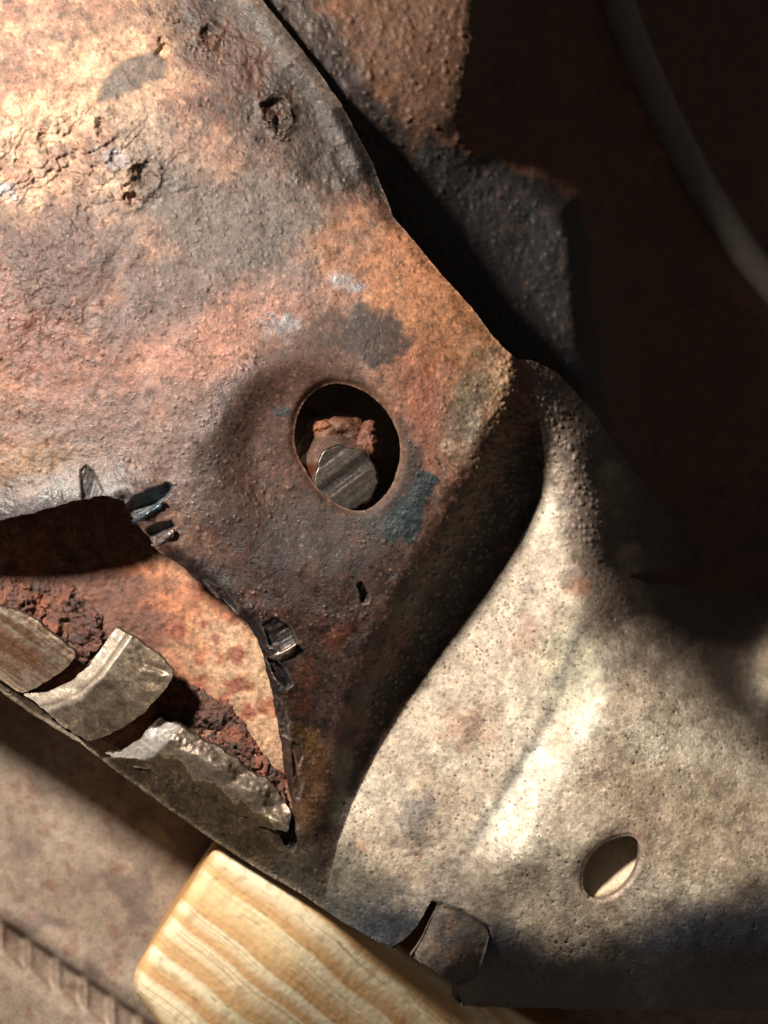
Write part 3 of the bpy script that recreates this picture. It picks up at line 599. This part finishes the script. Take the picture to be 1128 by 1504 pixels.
# ------------------------------------------------------------------ broken bolt in the hole
def bolt():
    root = empty("bolt", tuple(world_xyz(478., 640., -60.)), "sawn-off rusty bolt stub down inside the round hole", "bolt")
    A = Vector(world_xyz(405., 622., -62.)); B = Vector(world_xyz(509., 701., -6.5)); ax = (B - A).normalized()
    # the sawn face leans toward lower right
    t1 = ax.orthogonal().normalized(); t2 = ax.cross(t1); L = (B - A).length; r = .0106
    nseg, nr = 96, 90; V = []; C = []; F = []
    fn = (Vector((.16, -.06, 1))).normalized()
    for i in range(nr + 1):
        for j in range(nseg):
            a = 2 * math.pi * j / nseg; d = t1 * math.cos(a) + t2 * math.sin(a)
            s = i / nr; thr = .00022 * math.sin(2 * math.pi * (s * L / .0016) + a)
            q = A + d * ((r + thr * (s < .8)) * (1 - .14 * max(0, (s - .93) / .07) ** 1.6)) 
            # length to the slanted cutting plane
            Lq = (B - q).dot(fn) / ax.dot(fn)
            V.append(q + ax * Lq * s)
    V = np.array(V); x = V[:, 0] / S; y = V[:, 1] / S
    n = np.stack([fbm(x + V[:, 2] * 3000, y, 20, 3, 3), fbm(x, y + V[:, 2] * 3000, 20, 5, 3)], -1)
    V[:, :2] += n * .0007; k = n[:, 0]
    col = np.tile(lin((112, 88, 78)), (len(V), 1)); col += (lin((96, 54, 38)) - col) * sstep(-.1, .3, k)[:, None]
    for i in range(nr):
        for j in range(nseg):
            F.append((i * nseg + j, i * nseg + (j + 1) % nseg, (i + 1) * nseg + (j + 1) % nseg, (i + 1) * nseg + j))
    o = link_mesh("shank", V, F, np.c_[col, np.full(len(V), .2)], M_BARE); adopt(o, root)
    # cut face: concentric rings, slight saw ridges
    ring = V[nr * nseg:(nr + 1) * nseg]; c = ring.mean(0); rows = 26; FV = []; FC = []
    for i in range(rows + 1):
        w = i / rows
        for j in range(nseg):
            q = c + (ring[j] - c) * w; u = q[0] / S * .6 - q[1] / S * .8
            ridge = vnoise(np.array([u / 7.0]), np.array([0.0]), 3)[0] + .5 * vnoise(np.array([u / 3.0]), np.array([1.0]), 5)[0]
            q = q + np.array([0, 0, .00022 * ridge - (.0009 if w > .97 else 0) * 0.6]); FV.append(q)
            g = .5 + .5 * ridge; FC.append(tuple(lin((48, 44, 41)) * (1 - g) + lin((100, 92, 84)) * g) + (.36,))
    FF = [(i * nseg + j, i * nseg + (j + 1) % nseg, (i + 1) * nseg + (j + 1) % nseg, (i + 1) * nseg + j) for i in range(rows) for j in range(nseg)]
    o = link_mesh("sawn_face", np.array(FV) + [0, 0, .00004], FF, FC, M_BARE); adopt(o, root); o["label"] = "dark sawn bolt end with diagonal saw marks"
    # lumps of rust clinging to the shank
    def lump(cx, cy, z, rx, ry, rz, seed, col):
        nu, nv = 64, 40; c = world_xyz(float(cx), float(cy), float(z)); V = []; 
        for i in range(nv + 1):
            th = math.pi * i / nv
            for j in range(nu):
                ph = 2 * math.pi * j / nu; V.append((math.sin(th) * math.cos(ph), math.sin(th) * math.sin(ph), math.cos(th)))
        V = np.array(V); nn = fbm(V[:, 0] * 40 + V[:, 2] * 27, V[:, 1] * 40 - V[:, 2] * 31, 44, seed, 6, .62)
        R = 1 + .3 * nn; W = V * R[:, None] * np.array([rx, ry, rz]) * S * 1.0 + c
        cc = np.tile(lin(col), (len(V), 1)); cc *= np.clip(1 + .9 * nn, .3, 2)[:, None]
        F = [(i * nu + j, (i + 1) * nu + j, (i + 1) * nu + (j + 1) % nu, i * nu + (j + 1) % nu) for i in range(nv) for j in range(nu)]
        o = link_mesh("rust_lump", W, F, np.c_[cc, np.full(len(V), .55)], M_SCALE); adopt(o, root)
    lump(500, 646, -22, 46, 34, 60, 3, (84, 54, 40)); lump(540, 652, -16, 20, 30, 40, 5, (84, 50, 38)); lump(474, 628, -15, 22, 14, 26, 9, (110, 68, 44))
bolt()

# ------------------------------------------------------------------ pine block propping the lip
WOOD = smooth([(340, 1248), (700, 1452), (1010, 1620), (860, 1800), (470, 1800), (290, 1580), (222, 1490), (186, 1440), (232, 1372), (300, 1268), (314, 1247)], 2)
def wood_h(x, y):
    e = -sdf(x, y, WOOD); r = 26.0; q = np.clip(e, 0, r)
    tt = (x * .6 + y * .8) - 1385; tilt = .13 * 30 * np.log1p(np.exp(np.clip(tt / 30, -20, 20)))
    return -22.2 - tilt - 4.0 * (1 - np.sqrt(np.clip(1 - (1 - q / r) ** 2, 0, 1))) + .07 * vnoise((x * .77 + y * .64) / 120, (-x * .64 + y * .77) / 9, 3) + .08 * fbm(x, y, 7, 4, 3)
def wood_paint(x, y):
    p = Paint(x, y, (244, 228, 192), .6)
    a = x * .77 + y * .64; b = -x * .64 + y * .77 + 5 * fbm(a, x * 0, 130, 3, 3) + 14 * fbm(x, y, 260, 5, 2)
    ph = b / 44.0 + .35 * fbm(b, a * 0, 60, 6, 2); ring = (ph - np.floor(ph)); band = sstep(.15, .75, ring) * (1 - sstep(.88, 1.0, ring))
    p.put(band, (206, 158, 104), .6, .85); p.put(p.spots(24, .5, .3, 6), (150, 118, 84), .65, .35); p.put(p.spots(90, .3, .5, 11), (220, 188, 140), .6, .3)
    p.put(sstep(.3, .8, vnoise(a / 160, b / 2.6, 7)), (196, 150, 96), .6, .5)
    p.put(sstep(.72, .95, vnoise(a / 22, b / 2.4, 9)), (120, 82, 48), .6, .5)
    p.put(p.blob(330, 1330, 140, 22, 40, .6, .5, 40, 3), (236, 206, 150), .6, .5)
    e = -sdf(x, y, WOOD); p.put((1 - sstep(2, 12, e + 4 * fbm(x, y, 20, 4, 3))), (168, 126, 80), .65, .6)
    return p
wood = sheet("wood_block", axis(180, 1030, 2.0), axis(1236, 1520, 2.0, None, 1800), lambda x, y: sdf(x, y, WOOD) + .8 * fbm(x, y, 30, 5, 3), wood_h, wood_paint, M_WOOD, None, 62.0, (190, 146, 96))
tag(wood, "pale pine offcut with striped grain wedged under the bracket lip", "wood block")

# ------------------------------------------------------------------ steel panel behind, lower left, with a row of slanted notches
def notch_row():
    out = []
    for k in range(-3, 10):
        cx = 22 + k * 41.0; cy = 1386 + k * 28.5; out.append((cx, cy))
    return out
NOT = notch_row()
def back_h(x, y):
    z = -88 + 0 * x + .5 * fbm(x, y, 120, 3, 3)
    line = seg_dist(x, y, [(-400, 1082), (0, 1332), (190, 1452), (500, 1650)]); z = z + 2.0 * np.exp(-(line / 14) ** 2)
    below = sstep(-2, 14, (y - 1346) - .66 * x); band = below * (1 - sstep(60, 84, (y - 1346) - .66 * x))
    z = z - 1.5 * band
    for cx, cy in NOT:
        k = (np.abs(x - cx) < 60) & (np.abs(y - cy) < 60)
        if k.any():
            d = sdf(x[k], y[k], [(cx - 18, cy - 34), (cx + 17, cy - 10), (cx + 17, cy + 40), (cx - 18, cy + 10)]); z[k] -= (1 - sstep(-7, 5, d)) * (2.0 + 5.0 * np.clip((x[k] - cx + 20) / 40, 0, 1))
    return z
def back_paint(x, y):
    p = Paint(x, y, (144, 126, 110), .7)
    p.put(p.spots(120, -.1, .7, 3), (160, 142, 126), .7, .8); p.put(p.spots(60, .2, .5, 8), (108, 92, 84), .7, .7)
    p.put(p.spots(30, .5, .35, 5), (124, 88, 74), .7, .6); p.put(p.spots(18, .55, .3, 9), (122, 84, 70), .7, .5)
    p.c *= np.clip(1 + .12 * fbm(x, y, 12, 3, 3), .5, 1.5)[:, None]; return p
back = sheet("steel_panel", axis(-30, 480, 4, -420, 1600, 14), axis(980, 1530, 4, 240, 1900, 14), lambda x, y: sdf(x, y, [(-430, 250), (480, 250), (690, 560), (760, 980), (1610, 1130), (1610, 1910), (-430, 1910)]), back_h, back_paint, M_BACK, None, 6.0)
tag(back, "grey-brown spotted steel panel with a row of slanted notches, beneath the wood block", "panel")

# ------------------------------------------------------------------ dark panel behind the bracket's back edge, with a pipe
SH = tps([(300, -300, -8), (400, -20, -8), (460, 60, -9), (540, 60, -12), (600, 50, -15), (660, 100, -20), (690, -50, -20), (640, 180, -24), (570, 230, -26), (610, 330, -34), (700, 260, -42), (700, 420, -50),
          (820, 330, -56), (840, 480, -62), (780, 550, -60), (860, 600, -66), (520, 170, -14), (600, -300, -16), (690, 600, -60), (600, 500, -55)])
LIT = [(250, -320), (715, -320), (718, -40), (716, 60), (704, 140), (690, 190), (715, 235), (790, 262), (842, 296), (862, 350), (866, 430), (872, 500), (884, 580), (890, 660), (840, 700), (700, 640), (560, 480), (400, 200)]
def side_h(x, y):
    d = sdf(x, y, LIT); a = SH(x, y) ; low = -48 - .36 * np.clip(x - 700, -60, 900)
    z = a * (1 - sstep(-36, 60, d)) + low * sstep(-36, 60, d)
    return z + .5 * fbm(x, y, 60, 3, 4) + .35 * fbm(x, y, 18, 6, 4, .6) + .7 * cells(x, y, 15, 5, .4, .15, .4) + .6 * cells(x, y, 9, 3, .45, .2, .45)
def side_paint(x, y):
    p = Paint(x, y, (84, 58, 42), .65); p.put(p.spots(90, 0, .6, 5), (100, 64, 44), .65, .7); p.put(p.spots(40, .1, .5, 7), (70, 50, 38), .65, .6)
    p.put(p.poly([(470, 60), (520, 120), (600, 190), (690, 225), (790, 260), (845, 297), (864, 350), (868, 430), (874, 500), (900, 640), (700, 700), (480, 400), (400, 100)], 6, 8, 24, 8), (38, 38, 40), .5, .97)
    p.put(p.blob(625, 70, 95, 120, 0, .5, .6, 36, 9), (84, 60, 46), .6, .9)
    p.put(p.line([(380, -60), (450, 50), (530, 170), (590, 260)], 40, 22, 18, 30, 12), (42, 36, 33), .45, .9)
    p.put(p.spots(14, .3, .3, 3), (62, 48, 40), .6, .5); p.c *= np.clip(1 + .2 * fbm(x, y, 9, 3, 3), .5, 1.5)[:, None]; return p
SIDE = [(330, -330), (1500, -330), (1500, 1100), (1000, 1080), (880, 900), (640, 620), (520, 440), (420, 200)]
side = sheet("side_panel", axis(400, 1134, 2.6, 330, 1500), axis(-6, 900, 2.6, -330, 1100), lambda x, y: sdf(x, y, SIDE), side_h, side_paint, M_RUST, None, 3.0)
tag(side, "dark brown rusted panel with black tarry patch behind the bracket's back edge", "panel")

def pipe():
    pts = [(800, -420), (880, -60), (922, 60), (968, 165), (1020, 265), (1090, 372), (1180, 480), (1360, 640)]
    # resample
    P_ = np.array(pts, float); t = np.linspace(0, len(pts) - 1, 120); xs = np.interp(t, range(len(pts)), P_[:, 0]); ys = np.interp(t, range(len(pts)), P_[:, 1])
    for _ in range(6): xs[1:-1] = (xs[:-2] + 2 * xs[1:-1] + xs[2:]) / 4; ys[1:-1] = (ys[:-2] + 2 * ys[1:-1] + ys[2:]) / 4
    c = world_xyz(xs, ys, -48 - .36 * (xs - 700) + 1.0); tg = np.gradient(c, axis=0); tg /= np.linalg.norm(tg, axis=1)[:, None]
    n1 = np.cross(tg, [0, 0, 1]); n1 /= np.linalg.norm(n1, axis=1)[:, None]; n2 = np.cross(n1, tg); k = 32; V = []; F = []
    for i in range(120):
        for j in range(k):
            a = 2 * math.pi * j / k; V.append(c[i] + (n1[i] * math.cos(a) + n2[i] * math.sin(a)) * .0076)
    F = [(i * k + j, i * k + (j + 1) % k, (i + 1) * k + (j + 1) % k, (i + 1) * k + j) for i in range(119) for j in range(k)]
    o = link_mesh("pipe", np.array(V), F, np.tile(list(lin((104, 96, 90))) + [.6], (len(V), 1)), M_BACK); tag(o, "grey metal pipe running along the dark panel", "pipe")
pipe()
